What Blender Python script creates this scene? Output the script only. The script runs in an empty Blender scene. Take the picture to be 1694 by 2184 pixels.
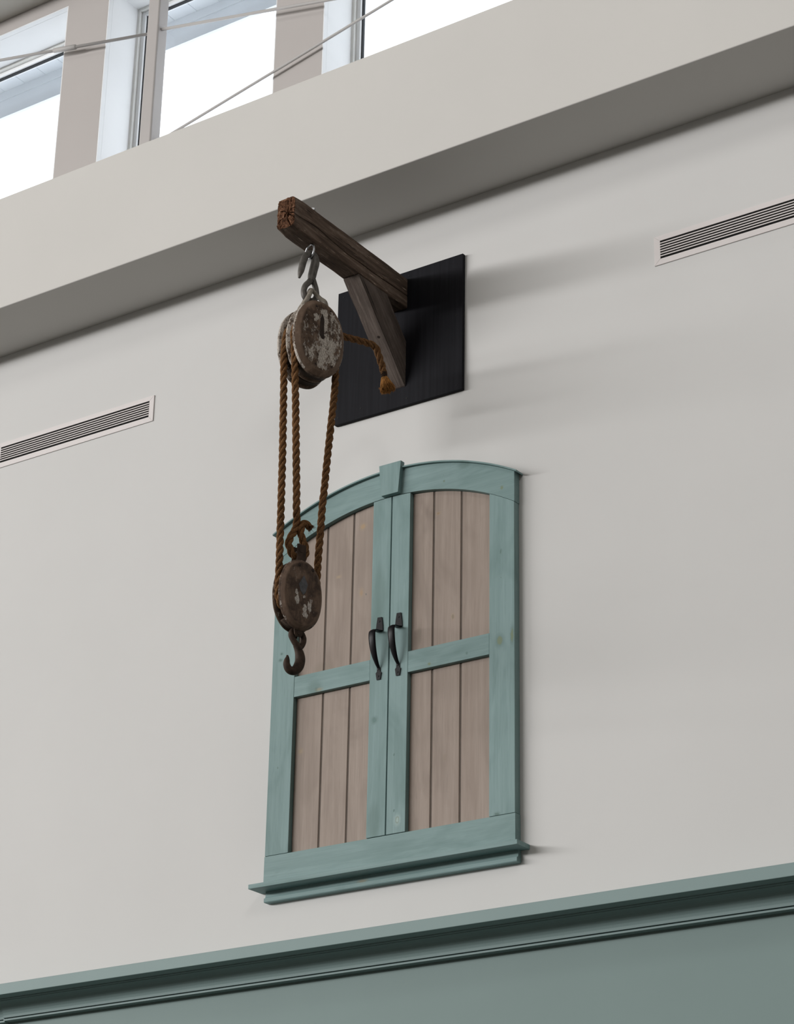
import bpy, bmesh, math, random
from math import sin, cos, pi, radians, sqrt
from mathutils import Vector, Matrix, noise

# ------------------------------------------------------------------ camera
sc = bpy.context.scene
COL = sc.collection
cam_d = bpy.data.cameras.new('camera')
cam_d.sensor_fit = 'HORIZONTAL'
cam_d.sensor_width = 36.0
cam_d.lens = 36.0 * 5040.297 / 1694.0
cam_d.clip_start = 0.1
cam_d.clip_end = 300
cam = bpy.data.objects.new('camera', cam_d)
COL.objects.link(cam)
CR = ((0.82480658, 0.56514553, 0.01745362),
      (-0.21722205, 0.34522428, -0.91303602),
      (-0.52202364, 0.74928681, 0.40750533))
rx, dn, fw = [Vector(r) for r in CR]
M = Matrix(((rx.x, -dn.x, -fw.x), (rx.y, -dn.y, -fw.y), (rx.z, -dn.z, -fw.z))).to_4x4()
M.translation = Vector((4.74854, -6.81962, -2.413746))
cam.matrix_world = M
sc.camera = cam

# ------------------------------------------------------------------ light
W = bpy.data.worlds.new('overcast_sky')
sc.world = W
W.use_nodes = True
bg = W.node_tree.nodes['Background']
bg.inputs[0].default_value = (0.93, 0.965, 1.0, 1)
bg.inputs[1].default_value = 2.2


def area(name, loc, rot, sx, sy, power, col=(1, 1, 1)):
    d = bpy.data.lights.new(name, 'AREA')
    d.shape = 'RECTANGLE'
    d.size = sx
    d.size_y = sy
    d.energy = power
    d.color = col
    o = bpy.data.objects.new(name, d)
    COL.objects.link(o)
    o.location = loc
    o.rotation_euler = rot
    return o


# daylight from the far clerestory windows across the hall (low, from the left) and from the left end wall
area('clerestory_daylight', (-19.0, -21.0, 5.5), (radians(86), 0, radians(-42)), 31.0, 1.8, 8400, (1.0, 0.99, 0.98))
area('end_window_daylight', (-32.5, -9.0, 0.5), (0, radians(-90), 0), 4.0, 8.0, 380, (1.0, 0.985, 0.96))
# a high hall lamp to the front right
area('hall_lamp', (5.0, -6.5, 5.9), (radians(52), 0, radians(38)), 1.6, 1.6, 115, (1.0, 0.985, 0.96))

vs = sc.view_settings
vs.view_transform = 'Standard'
vs.look = 'None'
vs.exposure = 0.0
vs.gamma = 1.0
vs.use_curve_mapping = False


# ------------------------------------------------------------------ helpers
def s2l(c):
    return tuple(((v / 255) / 12.92 if v / 255 <= 0.04045 else ((v / 255 + 0.055) / 1.055) ** 2.4) for v in c)


class NT:
    """small wrapper around a material's node tree"""

    def __init__(self, name, rough=0.6, spec=0.3, metal=0.0):
        self.m = bpy.data.materials.new(name)
        self.m.use_nodes = True
        self.t = self.m.node_tree
        self.b = self.t.nodes['Principled BSDF']
        self.b.inputs['Roughness'].default_value = rough
        self.b.inputs['Specular IOR Level'].default_value = spec
        self.b.inputs['Metallic'].default_value = metal
        self.co = self.t.nodes.new('ShaderNodeTexCoord').outputs['Object']

    def n(self, typ, **kw):
        nd = self.t.nodes.new(typ)
        for k, v in kw.items():
            setattr(nd, k, v)
        return nd

    def link(self, a, b):
        self.t.links.new(a, b)

    def val(self, sock, v):
        if hasattr(v, 'is_output'):
            self.link(v, sock)
        else:
            sock.default_value = v

    def mapping(self, scale=(1, 1, 1), rot=(0, 0, 0), loc=(0, 0, 0), src=None):
        nd = self.n('ShaderNodeMapping')
        if any(rot):
            nd.vector_type = 'TEXTURE'      # rotate first, then scale along the turned axes
            scale = tuple(1.0 / v for v in scale)
        nd.inputs['Scale'].default_value = scale
        nd.inputs['Rotation'].default_value = rot
        nd.inputs['Location'].default_value = loc
        self.link(src or self.co, nd.inputs['Vector'])
        return nd.outputs[0]

    def noise(self, vec, scale=5, detail=4, rough=0.55, dist=0.0):
        nd = self.n('ShaderNodeTexNoise')
        nd.inputs['Scale'].default_value = scale
        nd.inputs['Detail'].default_value = detail
        nd.inputs['Roughness'].default_value = rough
        nd.inputs['Distortion'].default_value = dist
        self.link(vec, nd.inputs['Vector'])
        return nd.outputs['Fac']

    def ramp(self, fac, stops, interp='LINEAR'):
        nd = self.n('ShaderNodeValToRGB')
        nd.color_ramp.interpolation = interp
        els = nd.color_ramp.elements
        while len(els) < len(stops):
            els.new(0.5)
        for e, (p, c) in zip(els, stops):
            e.position = p
            e.color = (c, c, c, 1) if isinstance(c, (int, float)) else (*c, 1)
        self.link(fac, nd.inputs[0])
        return nd.outputs[0]

    def mix(self, fac, a, b, typ='MIX'):
        nd = self.n('ShaderNodeMix', data_type='RGBA', blend_type=typ)
        for s, v in ((nd.inputs[0], fac), (nd.inputs[6], a), (nd.inputs[7], b)):
            if hasattr(v, 'is_output'):
                self.link(v, s)
            else:
                s.default_value = v if isinstance(v, (int, float)) else (*v, 1)
        return nd.outputs[2]

    def math(self, op, a, b=0.0, clamp=False):
        nd = self.n('ShaderNodeMath', operation=op)
        nd.use_clamp = clamp
        self.val(nd.inputs[0], a)
        self.val(nd.inputs[1], b)
        return nd.outputs[0]

    def rand_vec(self, amp=20.0):
        """object coordinates shifted by a random amount per object"""
        oi = self.n('ShaderNodeObjectInfo').outputs['Random']
        sc_ = self.math('MULTIPLY', oi, amp)
        add = self.n('ShaderNodeVectorMath', operation='ADD')
        self.link(self.co, add.inputs[0])
        cb = self.n('ShaderNodeCombineXYZ')
        for i in range(3):
            self.link(sc_, cb.inputs[i])
        self.link(cb.outputs[0], add.inputs[1])
        return add.outputs[0]

    def spot(self, c, r, jitter=None, lo=0.75, hi=1.0):
        """mask that is 1 inside an ellipsoid at c with radii r"""
        sub = self.n('ShaderNodeVectorMath', operation='SUBTRACT')
        self.link(jitter or self.co, sub.inputs[0])
        sub.inputs[1].default_value = c
        mul = self.n('ShaderNodeVectorMath', operation='MULTIPLY')
        self.link(sub.outputs[0], mul.inputs[0])
        mul.inputs[1].default_value = tuple(1.0 / v for v in r)
        ln = self.n('ShaderNodeVectorMath', operation='LENGTH')
        self.link(mul.outputs[0], ln.inputs[0])
        mr = self.n('ShaderNodeMapRange', interpolation_type='SMOOTHSTEP')
        self.link(ln.outputs['Value'], mr.inputs[0])
        mr.inputs[1].default_value = lo
        mr.inputs[2].default_value = hi
        mr.inputs[3].default_value = 1
        mr.inputs[4].default_value = 0
        return mr.outputs[0]

    def jit(self, amp=0.01, scale=60):
        """object coordinates wobbled by noise, for ragged outlines"""
        nd = self.n('ShaderNodeTexNoise')
        nd.inputs['Scale'].default_value = scale
        nd.inputs['Detail'].default_value = 4
        self.link(self.co, nd.inputs['Vector'])
        sub = self.n('ShaderNodeVectorMath', operation='SUBTRACT')
        self.link(nd.outputs['Color'], sub.inputs[0])
        sub.inputs[1].default_value = (0.5, 0.5, 0.5)
        mul = self.n('ShaderNodeVectorMath', operation='SCALE')
        self.link(sub.outputs[0], mul.inputs[0])
        mul.inputs['Scale'].default_value = amp
        add = self.n('ShaderNodeVectorMath', operation='ADD')
        self.link(self.co, add.inputs[0])
        self.link(mul.outputs[0], add.inputs[1])
        return add.outputs[0]

    def color(self, c):
        self.val(self.b.inputs['Base Color'], c if hasattr(c, 'is_output') else (*c, 1))
        return self

    def bump(self, h, strength=0.3, dist=0.002):
        nd = self.n('ShaderNodeBump')
        nd.inputs['Strength'].default_value = strength
        nd.inputs['Distance'].default_value = dist
        self.link(h, nd.inputs['Height'])
        self.link(nd.outputs[0], self.b.inputs['Normal'])
        return self


def plain(name, rgb, rough=0.6, spec=0.3, metal=0.0, var=0.06, scale=6.0, bump=0.0, bscale=300):
    t = NT(name, rough, spec, metal)
    c = rgb
    f = t.noise(t.co, scale, 3)
    lo = tuple(v * (1 - var) for v in c)
    hi = tuple(min(1, v * (1 + var)) for v in c)
    t.color(t.ramp(f, [(0.3, lo), (0.7, hi)]))
    if bump:
        t.bump(t.noise(t.co, bscale, 2), bump, 0.001)
    return t.m


def prop(o, label=None, cat=None, group=None, kind=None):
    if label:
        o['label'] = label
    if cat:
        o['category'] = cat
    if group:
        o['group'] = group
    if kind:
        o['kind'] = kind
    return o


def empty(name, loc=(0, 0, 0), rz=0.0, **kw):
    o = bpy.data.objects.new(name, None)
    COL.objects.link(o)
    o.location = loc
    o.rotation_euler = (0, 0, rz)
    o.empty_display_size = 0.05
    prop(o, **kw)
    return o


def link(name, me, mat, parent=None, **kw):
    o = bpy.data.objects.new(name, me)
    COL.objects.link(o)
    if mat is not None:
        for m in (mat if isinstance(mat, (list, tuple)) else [mat]):
            me.materials.append(m)
    if parent is not None:
        o.parent = parent
    prop(o, **kw)
    return o


class MB:
    """collects shapes into one mesh"""

    def __init__(self):
        self.v = []
        self.f = []
        self.mi = []
        self.sm = []

    def add(self, vs_, fs, mi=0, smooth=False):
        k = len(self.v)
        self.v += [tuple(p) for p in vs_]
        for q in fs:
            self.f.append(tuple(i + k for i in q))
            self.mi.append(mi)
            self.sm.append(smooth)
        return self

    def box(self, x0, x1, y0, y1, z0, z1, mi=0):
        vs_ = [(x0, y0, z0), (x1, y0, z0), (x1, y1, z0), (x0, y1, z0), (x0, y0, z1), (x1, y0, z1), (x1, y1, z1), (x0, y1, z1)]
        return self.add(vs_, [(0, 3, 2, 1), (4, 5, 6, 7), (0, 1, 5, 4), (1, 2, 6, 5), (2, 3, 7, 6), (3, 0, 4, 7)], mi)

    def prism(self, poly, axis, a, b, mi=0, smooth=False):
        """extrude a polygon given in the other two axes (cyclic order) along axis from a to b"""
        def P(u, v, w):
            return {'X': (w, u, v), 'Y': (u, w, v), 'Z': (u, v, w)}[axis]
        n = len(poly)
        vs_ = [P(u, v, a) for u, v in poly] + [P(u, v, b) for u, v in poly]
        fs = [tuple(range(n))[::-1], tuple(range(n, 2 * n))]
        fs += [(i, (i + 1) % n, n + (i + 1) % n, n + i) for i in range(n)]
        return self.add(vs_, fs, mi, smooth)

    def tube(self, pts, rad, sides=12, cap=True, mi=0, squash=None):
        pts = [Vector(p) for p in pts]
        n = len(pts)
        if not isinstance(rad, (list, tuple)):
            rad = [rad] * n
        fr = frames(pts)
        vs_, fs = [], []
        for i, (p, (T, N, B)) in enumerate(zip(pts, fr)):
            for k in range(sides):
                a = 2 * pi * k / sides
                sq = squash or (1, 1)
                vs_.append(p + N * (cos(a) * rad[i] * sq[0]) + B * (sin(a) * rad[i] * sq[1]))
        for i in range(n - 1):
            for k in range(sides):
                k2 = (k + 1) % sides
                fs.append((i * sides + k, i * sides + k2, (i + 1) * sides + k2, (i + 1) * sides + k))
        if cap:
            fs.append(tuple(range(sides))[::-1])
            fs.append(tuple(range((n - 1) * sides, n * sides)))
        return self.add(vs_, fs, mi, True)

    def disc(self, c, axis, r, h, seg=14, mi=0, dome=0.0):
        """small cylinder centred at c along a unit axis vector"""
        ax = Vector(axis).normalized()
        N = ax.orthogonal().normalized()
        B = ax.cross(N)
        c = Vector(c)
        rings = [(-h / 2, r), (h / 2 - dome, r)]
        if dome:
            rings += [(h / 2, r * 0.6)]
        vs_, fs = [], []
        for (d, rr) in rings:
            for k in range(seg):
                a = 2 * pi * k / seg
                vs_.append(c + ax * d + N * (rr * cos(a)) + B * (rr * sin(a)))
        for i in range(len(rings) - 1):
            for k in range(seg):
                fs.append((i * seg + k, i * seg + (k + 1) % seg, (i + 1) * seg + (k + 1) % seg, (i + 1) * seg + k))
        fs.append(tuple(range(seg))[::-1])
        fs.append(tuple(range((len(rings) - 1) * seg, len(rings) * seg)))
        return self.add(vs_, fs, mi, False)

    def mesh(self, name):
        me = bpy.data.meshes.new(name)
        me.from_pydata(self.v, [], self.f)
        me.polygons.foreach_set('material_index', self.mi)
        me.polygons.foreach_set('use_smooth', self.sm)
        bm = bmesh.new()
        bm.from_mesh(me)
        bmesh.ops.recalc_face_normals(bm, faces=bm.faces)
        bm.to_mesh(me)
        bm.free()
        me.update()
        return me

    def build(self, name, mat, parent=None, bevel=0.0, seg=2, **kw):
        o = link(name, self.mesh(name), mat, parent, **kw)
        if bevel:
            md = o.modifiers.new('bevel', 'BEVEL')
            md.width = bevel
            md.segments = seg
            md.limit_method = 'ANGLE'
            md.angle_limit = radians(35)
        return o


def frames(pts):
    """parallel-transport frames along a polyline"""
    n = len(pts)
    Ts = []
    for i in range(n):
        a = pts[max(i - 1, 0)]
        b = pts[min(i + 1, n - 1)]
        Ts.append((b - a).normalized())
    N = Ts[0].orthogonal().normalized()
    out = []
    for i, T in enumerate(Ts):
        N = (N - T * N.dot(T))
        N.normalize()
        out.append((T, N.copy(), T.cross(N)))
    return out


def spline(pts, per=8, closed=False):
    """Catmull-Rom through tuples of any length"""
    n = len(pts)
    out = []
    rng = range(n if closed else n - 1)
    for i in rng:
        if closed:
            p0, p1, p2, p3 = [pts[(i + k) % n] for k in (-1, 0, 1, 2)]
        else:
            p0 = pts[max(i - 1, 0)]
            p1 = pts[i]
            p2 = pts[i + 1]
            p3 = pts[min(i + 2, n - 1)]
        for k in range(per):
            t = k / per
            out.append(tuple(0.5 * (2 * b + (c - a) * t + (2 * a - 5 * b + 4 * c - d) * t * t + (3 * b - a - 3 * c + d) * t ** 3)
                             for a, b, c, d in zip(p0, p1, p2, p3)))
    if not closed:
        out.append(tuple(pts[-1]))
    return out


def copy_tree(o, parent=None):
    c = o.copy()
    COL.objects.link(c)
    if parent is not None:
        c.parent = parent
    for ch in list(o.children):
        copy_tree(ch, c)
    return c


rnd = random.Random(7)

# ------------------------------------------------------------------ materials
WALL = (0.60, 0.594, 0.584)
m_wall = plain('wall_paint', WALL, 0.75, 0.2, var=0.015, scale=1.5, bump=0.04)
m_bulk = plain('bulkhead_paint', (0.60, 0.585, 0.56), 0.75, 0.2, var=0.015, scale=1.5, bump=0.04)
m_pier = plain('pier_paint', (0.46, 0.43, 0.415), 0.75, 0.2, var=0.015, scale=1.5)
m_ceil = plain('ceiling_paint', (0.48, 0.455, 0.41), 0.8, 0.15, var=0.02)
m_hall = plain('hall_paint', (0.30, 0.29, 0.27), 0.8, 0.15)
m_floor = plain('floor_concrete', (0.065, 0.06, 0.052), 0.5, 0.3, var=0.1)
m_green = plain('green_wall_paint', (0.185, 0.252, 0.243), 0.55, 0.22, var=0.02, scale=2)
m_trim = plain('green_trim_paint', (0.200, 0.275, 0.270), 0.5, 0.22, var=0.02, scale=3)
m_white = plain('white_window_paint', (0.80, 0.81, 0.82), 0.45, 0.35, var=0.01)
m_sash = plain('white_vinyl', (0.72, 0.72, 0.70), 0.4, 0.4, var=0.01)
m_gask = plain('black_gasket', (0.02, 0.022, 0.024), 0.6, 0.2)
m_eave = plain('eave_paint', (0.80, 0.84, 0.88), 0.7, 0.2, var=0.02)
m_steel = plain('painted_steel', (0.44, 0.415, 0.405), 0.5, 0.3, var=0.02)
m_rod = plain('grey_painted_rod', (0.40, 0.385, 0.375), 0.5, 0.3, var=0.02)
m_vent = plain('vent_enamel', (0.66, 0.62, 0.61), 0.45, 0.4, var=0.015)
m_dark = plain('vent_dark', (0.012, 0.012, 0.012), 0.9, 0.05)
m_black = plain('black_iron_paint', (0.0060, 0.0056, 0.0068), 0.36, 0.12, var=0.15, scale=40)
m_screw = plain('black_screw', (0.004, 0.004, 0.004), 0.5, 0.2)
m_zinc = plain('bright_zinc', (0.50, 0.51, 0.53), 0.30, 0.5, metal=1.0, var=0.05)

g = NT('window_glass', 0.0)
tr = g.n('ShaderNodeBsdfTransparent')
tr.inputs[0].default_value = (0.97, 0.985, 1.0, 1)
gl = g.n('ShaderNodeBsdfGlossy')
gl.inputs['Roughness'].default_value = 0.02
mx = g.n('ShaderNodeMixShader')
mx.inputs[0].default_value = 0.05
g.link(tr.outputs[0], mx.inputs[1])
g.link(gl.outputs[0], mx.inputs[2])
g.link(mx.outputs[0], g.t.nodes['Material Output'].inputs[0])
m_glass = g.m


def stained_wood(name, base, dark, light, grain, knots=(), rough=0.55):
    """translucent-stained pine: fine streaks along the grain, blotches, and knots at given places"""
    t = NT(name, rough, 0.2)
    along = {'X': (1.5, 40, 40), 'Z': (40, 40, 1.5)}[grain]
    v = t.rand_vec()
    f = t.noise(t.mapping(along, src=v), 1.0, 5, 0.6, 0.6)
    fine = t.noise(t.mapping(tuple(a * 6 for a in along), src=v), 1.0, 3, 0.6)
    blot = t.noise(t.mapping({'X': (2.2, 7, 7), 'Z': (7, 7, 2.2)}[grain], src=v), 1.0, 3, 0.6, 1.0)
    c = t.mix(t.ramp(f, [(0.36, 0.0), (0.70, 1.0)]), base, light)
    c = t.mix(t.math('MULTIPLY', t.ramp(blot, [(0.50, 0.0), (0.78, 1.0)]), 0.75), c, dark)
    c = t.mix(t.math('MULTIPLY', t.ramp(fine, [(0.52, 0.0), (0.8, 1.0)]), 0.45), c, dark)
    j = t.jit(0.008, 90)
    for (cx, cz, rx_, rz_, ringc, corec) in knots:
        if ringc is not None:
            c = t.mix(t.math('MULTIPLY', t.spot((cx, -0.03, cz), (rx_ * 2.2, 0.1, rz_ * 2.0), j, 0.3, 1.0), 0.5), c, ringc)
        if corec is not None:
            c = t.mix(t.math('MULTIPLY', t.spot((cx, -0.03, cz), (rx_, 0.1, rz_), j, 0.6, 1.0), 0.8), c, corec)
    t.color(c)
    t.bump(fine, 0.06, 0.001)
    return t.m


TB, TD, TL = (0.182, 0.270, 0.266), (0.112, 0.188, 0.180), (0.222, 0.318, 0.318)
HAL, DK, OR, OL = (0.33, 0.43, 0.42), (0.10, 0.165, 0.15), (0.25, 0.25, 0.19), (0.18, 0.22, 0.13)
tk_v = [(0.0495, 0.0505, 0.010, 0.017, HAL, (0.20, 0.25, 0.20)), (0.0495, 0.0505, 0.006, 0.011, None, HAL),
        (0.0340, 0.088, 0.004, 0.006, None, DK), (-0.066, 0.80, 0.02, 0.06, DK, None), (-0.05, 0.95, 0.02, 0.09, DK, None),
        (-0.062, 0.45, 0.010, 0.012, DK, TD), (-0.508, 0.80, 0.006, 0.005, DK, DK), (-0.512, 0.775, 0.008, 0.006, DK, DK),
        (0.487, 0.655, 0.014, 0.02, DK, OL), (0.54, 0.665, 0.006, 0.03, DK, OL), (0.492, 1.005, 0.003, 0.008, DK, DK),
        (0.492, 0.90, 0.002, 0.003, None, DK), (0.475, 0.005, 0.010, 0.007, DK, DK), (-0.505, 0.34, 0.003, 0.005, None, DK),
        (-0.055, 0.06, 0.02, 0.05, DK, None), (0.03, 0.30, 0.004, 0.006, None, DK)]
tk_h = [(0.238, 1.352, 0.003, 0.004, DK, OL), (0.235, 1.378, 0.0018, 0.002, None, DK), (0.497, 1.262, 0.005, 0.006, OL, OL),
        (-0.345, 0.632, 0.022, 0.022, DK, None), (-0.335, 0.622, 0.006, 0.008, DK, DK), (-0.322, 0.620, 0.012, 0.006, OR, OR),
        (0.345, 0.635, 0.004, 0.005, DK, TD), (0.18, 0.625, 0.005, 0.005, OL, OL), (-0.11, -0.150, 0.018, 0.006, OR, OR),
        (0.53, -0.10, 0.01, 0.004, DK, DK), (0.33, 1.40, 0.02, 0.012, DK, None)]
m_tealv = stained_wood('teal_stain_upright', TB, TD, TL, 'Z', tk_v)
m_tealh = stained_wood('teal_stain_level', TB, TD, TL, 'X', tk_h)
YK = (0.33, 0.255, 0.18)
pk = [(-0.150, 1.262, 0.013, 0.012, YK, (0.36, 0.25, 0.15)), (-0.150, 0.985, 0.008, 0.016, YK, (0.33, 0.23, 0.15)),
      (-0.128, 0.975, 0.004, 0.006, None, (0.13, 0.14, 0.12)), (-0.26, 1.075, 0.010, 0.006, YK, YK),
      (0.20, 1.235, 0.008, 0.006, YK, (0.27, 0.19, 0.12)), (0.27, 0.80, 0.006, 0.012, YK, (0.22, 0.18, 0.13)),
      (-0.415, 0.395, 0.010, 0.009, YK, YK), (-0.32, 0.71, 0.03, 0.02, (0.22, 0.18, 0.14), None),
      (0.12, 0.76, 0.006, 0.03, (0.2, 0.17, 0.13), None), (0.24, 0.26, 0.010, 0.015, None, (0.25, 0.2, 0.16))]
m_plank = stained_wood('driftwood_stain', (0.270, 0.215, 0.180), (0.195, 0.152, 0.125), (0.330, 0.270, 0.230), 'Z', pk)

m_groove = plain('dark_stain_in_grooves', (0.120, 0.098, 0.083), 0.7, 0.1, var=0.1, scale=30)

t = NT('black_board_paint', 0.5, 0.06)
f = t.noise(t.mapping((60, 60, 2)), 1, 4, 0.6)
t.color(t.ramp(f, [(0.35, (0.0085, 0.0085, 0.0108)), (0.7, (0.0138, 0.0138, 0.0172))]))
t.bump(t.noise(t.mapping((90, 90, 6)), 1, 3), 0.15, 0.001)
m_board = t.m


def old_wood(name, a, b, c_, scale, rot=(0, 0, 0), speck=0.5):
    """weathered barn timber: long streaks, pale flecks and dark checks; scale is small along the grain"""
    t = NT(name, 0.85, 0.15)
    v = t.mapping(scale, rot)
    f = t.noise(v, 1, 6, 0.65, 0.8)
    fine = t.noise(t.mapping(tuple(s * 4 for s in scale), rot), 1, 4, 0.65)
    blot = t.noise(t.co, 9, 4, 0.6)
    c = t.ramp(f, [(0.30, a), (0.52, b), (0.72, c_)])
    c = t.mix(t.ramp(blot, [(0.42, 0.0), (0.7, 0.75)]), c, tuple(x * 0.62 for x in b))
    c = t.mix(t.math('MULTIPLY', t.ramp(fine, [(0.62, 0.0), (0.72, 1.0)]), speck), c, tuple(min(1, x * 2.0) for x in c_))
    chk = t.ramp(t.noise(t.mapping(tuple(s * 1.6 for s in scale), rot, (3, 1, 2)), 1, 5, 0.6, 0.5), [(0.30, 1.0), (0.37, 0.0)])
    c = t.mix(t.math('MULTIPLY', chk, 0.85), c, (0.008, 0.006, 0.005))
    t.color(c)
    h = t.math('SUBTRACT', fine, chk)
    t.bump(h, 0.55, 0.004)
    return t.m


m_beam = old_wood('weathered_beam', (0.040, 0.026, 0.019), (0.110, 0.076, 0.057), (0.23, 0.175, 0.14), (40, 3.5, 40), (0, 0, 0), 0.8)
m_brace = old_wood('weathered_brace', (0.055, 0.042, 0.036), (0.112, 0.088, 0.076), (0.175, 0.144, 0.126), (34, 34, 3), (radians(43.8), 0, 0), 0.4)

t = NT('beam_end_grain', 0.9, 0.1)
f = t.noise(t.co, 55, 5, 0.7)
t.color(t.ramp(f, [(0.32, (0.020, 0.011, 0.007)), (0.5, (0.105, 0.050, 0.028)), (0.62, (0.19, 0.095, 0.055)), (0.75, (0.34, 0.25, 0.19))]))
t.bump(f, 0.9, 0.006)
m_end = t.m


def cheek_mat(name, wood, dark, paint, cover, face_x, b, a, plus=(), minus=()):
    """old pulley shell: brown wood with what is left of a pale coat of paint.
    plus / minus: (u, z, ru, rz) areas where more or less of the paint survives"""
    t = NT(name, 0.75, 0.2)
    st = t.noise(t.mapping((38, 38, 9)), 1, 6, 0.7, 0.5)
    c = t.ramp(st, [(0.3, dark), (0.6, wood), (0.78, tuple(x * 1.35 for x in wood))])
    grime = t.noise(t.co, 22, 5, 0.65)
    c = t.mix(t.ramp(grime, [(0.44, 0.0), (0.60, 0.85)]), c, dark)
    sep = t.n('ShaderNodeSeparateXYZ')
    t.link(t.co, sep.inputs[0])
    j = t.jit(0.020, 60)
    # the worn chamfer between rim and face has lost its paint
    inner = t.spot((0, 0, 0), (5.0, b - 0.019 * b / 0.11, a - 0.019 * b / 0.11), t.jit(0.012, 35), 0.95, 1.03)
    outer = t.math('GREATER_THAN', sep.outputs['X'], face_x)
    bare = t.math('MULTIPLY', t.math('SUBTRACT', 1.0, inner), outer)
    fine = t.noise(t.mapping((190, 190, 110)), 1, 6, 0.8)
    mid = t.noise(t.mapping((45, 45, 24)), 1, 4, 0.6)
    k = t.math('ADD', t.math('MULTIPLY', fine, 0.75), t.math('MULTIPLY', mid, 0.75))
    k = t.math('ADD', k, cover)
    for (u_, z_, ru, rz_, w_) in plus:
        k = t.math('ADD', k, t.math('MULTIPLY', t.spot((0, u_, z_), (5.0, ru, rz_), j, 0.4, 1.0), w_))
    for (u_, z_, ru, rz_, w_) in minus:
        k = t.math('SUBTRACT', k, t.math('MULTIPLY', t.spot((0, u_, z_), (5.0, ru, rz_), j, 0.4, 1.0), w_))
    rim = t.math('MULTIPLY', t.math('SUBTRACT', 1.0, inner), t.math('SUBTRACT', 1.0, outer))
    c = t.mix(t.math('MULTIPLY', t.math('MULTIPLY', bare, grime), 0.7), c, tuple(x * 1.3 for x in wood))  # chamfer wood also painted lighter, so the bevel reads as catching light
    k = t.math('SUBTRACT', k, t.math('MULTIPLY', bare, 0.16))
    k = t.math('ADD', k, t.math('MULTIPLY', rim, 0.10))
    m = t.ramp(k, [(0.78, 0.0), (0.84, 1.0)])
    pc = t.mix(t.ramp(t.noise(t.mapping((260, 260, 120)), 1, 4, 0.8), [(0.40, 0.0), (0.60, 1.0)]), tuple(x * 0.40 for x in paint), paint)
    c = t.mix(m, c, pc)
    t.color(c)
    t.bump(t.math('ADD', t.math('ADD', st, grime), t.math('MULTIPLY', m, 0.5)), 0.45, 0.003)
    return t.m


m_cheek = cheek_mat('worn_painted_shell', (0.165, 0.112, 0.080), (0.040, 0.025, 0.017), (0.58, 0.52, 0.46), 0.005, 0.0600, 0.1106, 0.158,
                    plus=[(0.010, 0.075, 0.020, 0.050, 0.22), (-0.030, 0.075, 0.016, 0.022, 0.30), (0.02, -0.06, 0.08, 0.09, 0.10)],
                    minus=[(-0.045, 0.085, 0.030, 0.045, 0.25), (0.0, 0.145, 0.09, 0.030, 0.35), (0.0, -0.150, 0.09, 0.024, 0.35), (-0.06, -0.02, 0.03, 0.05, 0.10)])
m_cheek2 = cheek_mat('dark_worn_shell', (0.150, 0.100, 0.072), (0.040, 0.026, 0.020), (0.60, 0.54, 0.49), -0.130, 0.0268, 0.0915, 0.1345,
                     plus=[(-0.023, -0.026, 0.013, 0.026, 0.34), (-0.026, 0.000, 0.010, 0.012, 0.25), (0.010, -0.062, 0.011, 0.030, 0.33), (0.028, -0.045, 0.012, 0.030, 0.33),
                           (0.036, -0.022, 0.008, 0.012, 0.30), (0.014, -0.080, 0.014, 0.018, 0.30), (0.006, -0.012, 0.010, 0.010, 0.28)],
                     minus=[(0.0, -0.128, 0.09, 0.026, 0.5)])
m_rust = plain('rusty_iron', (0.042, 0.025, 0.017), 0.7, 0.3, metal=0.25, var=0.45, scale=40, bump=0.3, bscale=120)
m_iron = plain('grey_forged_iron', (0.105, 0.097, 0.088), 0.55, 0.35, metal=0.35, var=0.3, scale=50, bump=0.25, bscale=160)
m_strap = plain('pale_galvanised_strap', (0.25, 0.222, 0.185), 0.6, 0.3, metal=0.15, var=0.35, scale=45, bump=0.2)
m_plate = plain('dull_lead_plate', (0.075, 0.075, 0.082), 0.5, 0.4, metal=0.2, var=0.3, scale=60)
m_rivet = plain('dark_rivet', (0.028, 0.018, 0.014), 0.6, 0.3, metal=0.3, var=0.3, scale=80)
m_sheave = plain('dark_sheave', (0.030, 0.022, 0.018), 0.7, 0.2, var=0.3, scale=30)
m_spacer = old_wood('shell_spacer_wood', (0.020, 0.013, 0.010), (0.05, 0.034, 0.025), (0.09, 0.066, 0.05), (30, 5, 40), (0, 0, 0), 0.3)

t = NT('hemp_rope', 0.95, 0.05)
f1 = t.noise(t.co, 7, 3, 0.5)
f2 = t.noise(t.co, 170, 4, 0.7)
c = t.mix(t.ramp(f1, [(0.35, 0.0), (0.65, 1.0)]), (0.092, 0.046, 0.020), (0.155, 0.076, 0.032))
c = t.mix(t.ramp(f2, [(0.42, 0.0), (0.70, 0.8)]), c, (0.24, 0.135, 0.068))
c = t.mix(t.ramp(t.noise(t.co, 120, 3, 0.6, ), [(0.56, 0.0), (0.70, 0.8)]), c, (0.045, 0.022, 0.011))
t.color(c)
t.bump(f2, 0.8, 0.003)
m_rope = t.m
m_fray = plain('bright_frayed_hemp', (0.33, 0.155, 0.050), 0.9, 0.05, var=0.4, scale=90)
m_whip = plain('dark_whipping_twine', (0.040, 0.026, 0.020), 0.9, 0.05, var=0.3, scale=150)

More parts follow.
